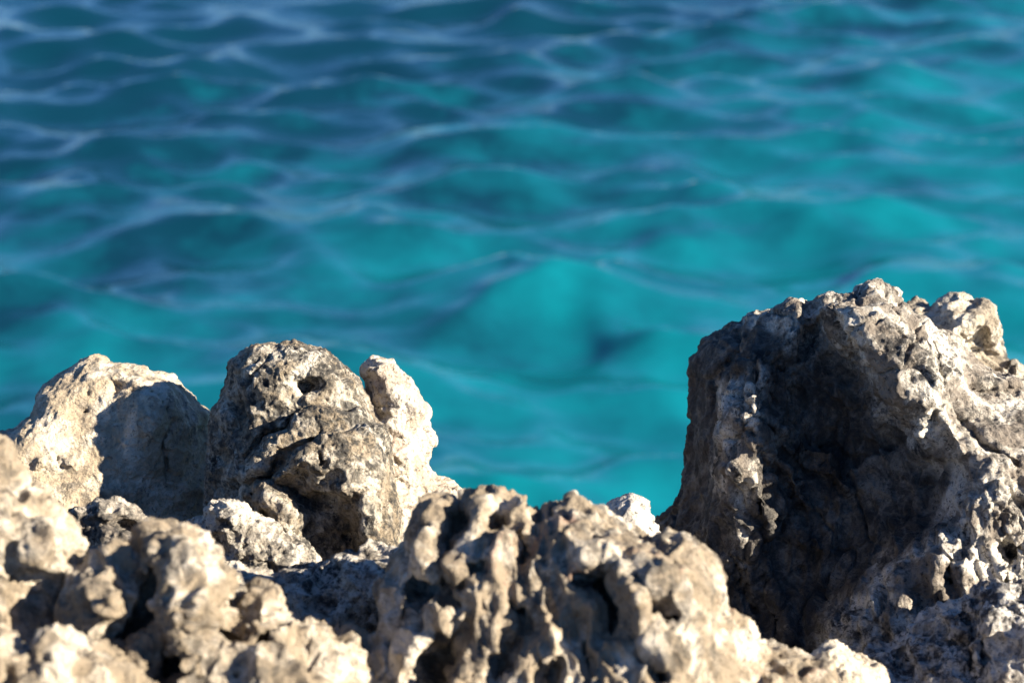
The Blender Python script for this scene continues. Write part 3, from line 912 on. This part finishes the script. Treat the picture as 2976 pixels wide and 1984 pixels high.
rock('ridge_rock', 'blurred cream ridge at the left edge in front of the pale boulder', 2.32,
     [(-260, 1260), (-120, 1262), (0, 1300), (28, 1315), (55, 1356), (59, 1425), (85, 1440), (123, 1456), (142, 1486), (175, 1515), (194, 1541), (220, 1556), (238, 1582),
      (232, 1612), (245, 1650), (260, 1720), (300, 2150), (-300, 2150)],
     rock_material('ridge_limestone', FRONT['pale'], FRONT['tan'], FRONT['dark'], 0.34, 0.65, 20.1, 0.1, spk=0.5),
     tf=0.10, tb=0.09, R=0.06,
     ctrl=cE([(-200, 300, 0), (0, 100, 0), (200, 300, 0.0), (300, 500, 0.03), (500, 560, 0.03), (150, 650, 0.02), (300, 850, -0.04), (100, 900, -0.02), (0, 1100, 0.0), (500, 1300, 0.0), (-400, 1300, 0)]),
     feats=[polyf(cE, [(40, 270), (90, 270), (100, 360), (60, 350)], -0.02, 0.01),
            polyf(cE, [(60, 530), (130, 530), (140, 640), (80, 680), (50, 600)], -0.035, 0.012),
            polyf(cE, [(0, 740), (160, 700), (340, 730), (330, 770), (180, 800), (80, 840)], -0.04, 0.014),
            bumpf(cE, 480, 640, 50, 40, -0.02, 2.685)],
     layers=[('scallop', 18, 0.016, (1, 0.7, 1), None), ('flute', 26, 0.009, (1, 0.4, 0.5), None), ('ridged', 46, 0.004, I3, None)], seed=13, voxel=0.0048, warp=(0.005, 9.0))

cE2 = crop(0, 1420, 2.685)
cF2 = crop(500, 1420, 2.684)
rock('crag', 'rugged blurred crag with black clefts in the front left', 2.27,
     cE2([(150, 900), (330, 840), (480, 760), (560, 700), (640, 690), (720, 650), (780, 570), (860, 500), (920, 490), (1000, 555), (1045, 520), (1080, 440), (1110, 380), (1160, 330), (1250, 310),
         (1320, 305), (1400, 350), (1470, 350), (1540, 400), (1590, 470), (1625, 530)]) +
     cF2([(300, 600), (330, 655), (400, 640), (450, 690), (470, 760), (560, 850), (600, 870), (620, 800), (680, 785), (760, 830), (790, 900), (815, 980), (850, 1060), (930, 1090), (1000, 1060),
         (1080, 1025), (1160, 1040), (1240, 1110), (1320, 1120), (1400, 1150), (1450, 1200), (1480, 1270), (1495, 1330), (1475, 1400), (1500, 1460), (1580, 1520), (1680, 1700), (1700, 2200)]) +
     cE2([(150, 2200), (0, 1800), (50, 1200)]),
     rock_material('crag_limestone', FRONT['pale'], FRONT['tan'], FRONT['dark'], 0.42, 0.7, 22.4, 0.1, spk=0.6),
     tf=0.12, tb=0.10, R=0.09, p=2.2,
     ctrl=cE2([(200, 1000, -0.08), (500, 850, -0.03), (700, 750, 0.01), (950, 600, 0.03), (1050, 750, -0.02), (1250, 400, 0.0), (1400, 550, 0.05), (900, 900, 0.03), (1000, 1050, -0.04), (650, 1000, -0.02), (850, 1250, 0.05),
              (1350, 800, 0.03), (1550, 900, 0.06), (1250, 1000, -0.02), (1500, 1150, 0.04), (1150, 1350, 0.02), (600, 1500, 0.0), (1500, 1500, 0.06), (1800, 800, 0.0), (1750, 1050, -0.02), (2000, 1000, 0.04),
              (2250, 1150, 0.05), (2300, 950, 0.0), (2600, 1250, -0.02), (2300, 1500, 0.06), (1000, 2000, 0.06), (2400, 2000, 0.05)]),
     feats=[polyf(cE2, [(1205, 620), (1300, 640), (1300, 760), (1220, 860), (1180, 980), (1030, 1080), (1060, 1200), (1100, 1500), (1000, 1430), (940, 1250), (850, 1140), (960, 980), (1100, 870), (1170, 780)], -0.128, 0.014),
            polyf(cE2, [(1220, 1200), (1300, 1170), (1340, 1270), (1400, 1260), (1490, 1390), (1320, 1570), (1190, 1510), (1240, 1400)], -0.120, 0.014),
            polyf(cE2, [(380, 870), (510, 740), (545, 780), (475, 900), (475, 1000), (550, 1150), (440, 1180), (300, 1150), (200, 1000), (300, 900)], -0.135, 0.016),
            polyf(cF2, [(395, 850), (500, 870), (610, 960), (540, 1005), (395, 970)], -0.060, 0.012),
            bumpf(cF2, 1290, 1215, 110, 50, -0.045, 2.684), bumpf(cE2, 1440, 500, 40, 40, -0.02, 2.685),
            polyf(cF2, [(620, 1220), (720, 1130), (790, 1160), (800, 1260), (660, 1290)], -0.045, 0.012),
            polyf(cF2, [(970, 1260), (1060, 1210), (1080, 1280), (1000, 1330)], -0.045, 0.010),
            groovef(cF2, [(270, 1020), (420, 1100), (440, 1200)], 30, -0.03, 2.684),
            groovef(cF2, [(0, 1000), (150, 1080), (300, 1000), (600, 1060)], 34, 0.02, 2.684),
            groovef(cE2, [(1290, 900), (1400, 1100), (1450, 1300), (1520, 1380)], 40, 0.025, 2.685),
            polyf(cF2, [(420, 1400), (500, 1410), (520, 1480), (440, 1470)], -0.045, 0.01)],
     layers=[('scallop', 15, 0.022, (1, 0.65, 1), None), ('scallop', 40, 0.008, I3, None), ('pits', 240, 0.009, I3, None), ('ridged', 75, 0.002, I3, None)],
     seed=14, voxel=0.0048, warp=(0.005, 9.0))

rock('front_rock', 'lowest blurred pale rock along the bottom left edge', 2.12,
     cE([(-500, 1200), (-200, 1180), (0, 1160), (80, 1190), (160, 1280), (240, 1290), (280, 1220), (310, 1165), (370, 1150), (450, 1180), (540, 1200), (620, 1290), (680, 1380), (820, 1400), (900, 1430),
         (980, 1430), (1040, 1490), (1100, 1560), (1200, 1600), (1350, 1800), (1400, 2300), (-500, 2300)]),
     rock_material('front_limestone', FRONT['pale'], FRONT['tan'], FRONT['dark'], 0.34, 0.65, 24.8, 0.1, spk=0.5),
     tf=0.10, tb=0.07, R=0.06,
     feats=[polyf(cE, [(160, 1240), (230, 1230), (260, 1330), (240, 1480), (180, 1360)], -0.04, 0.012), polyf(cE, [(0, 1380), (60, 1400), (90, 1540), (0, 1568)], -0.04, 0.012)],
     layers=[('scallop', 20, 0.018, (1, 0.7, 1), None), ('scallop', 46, 0.006, I3, None), ('ridged', 75, 0.002, I3, None)], seed=15, voxel=0.0045, warp=(0.005, 9.0))
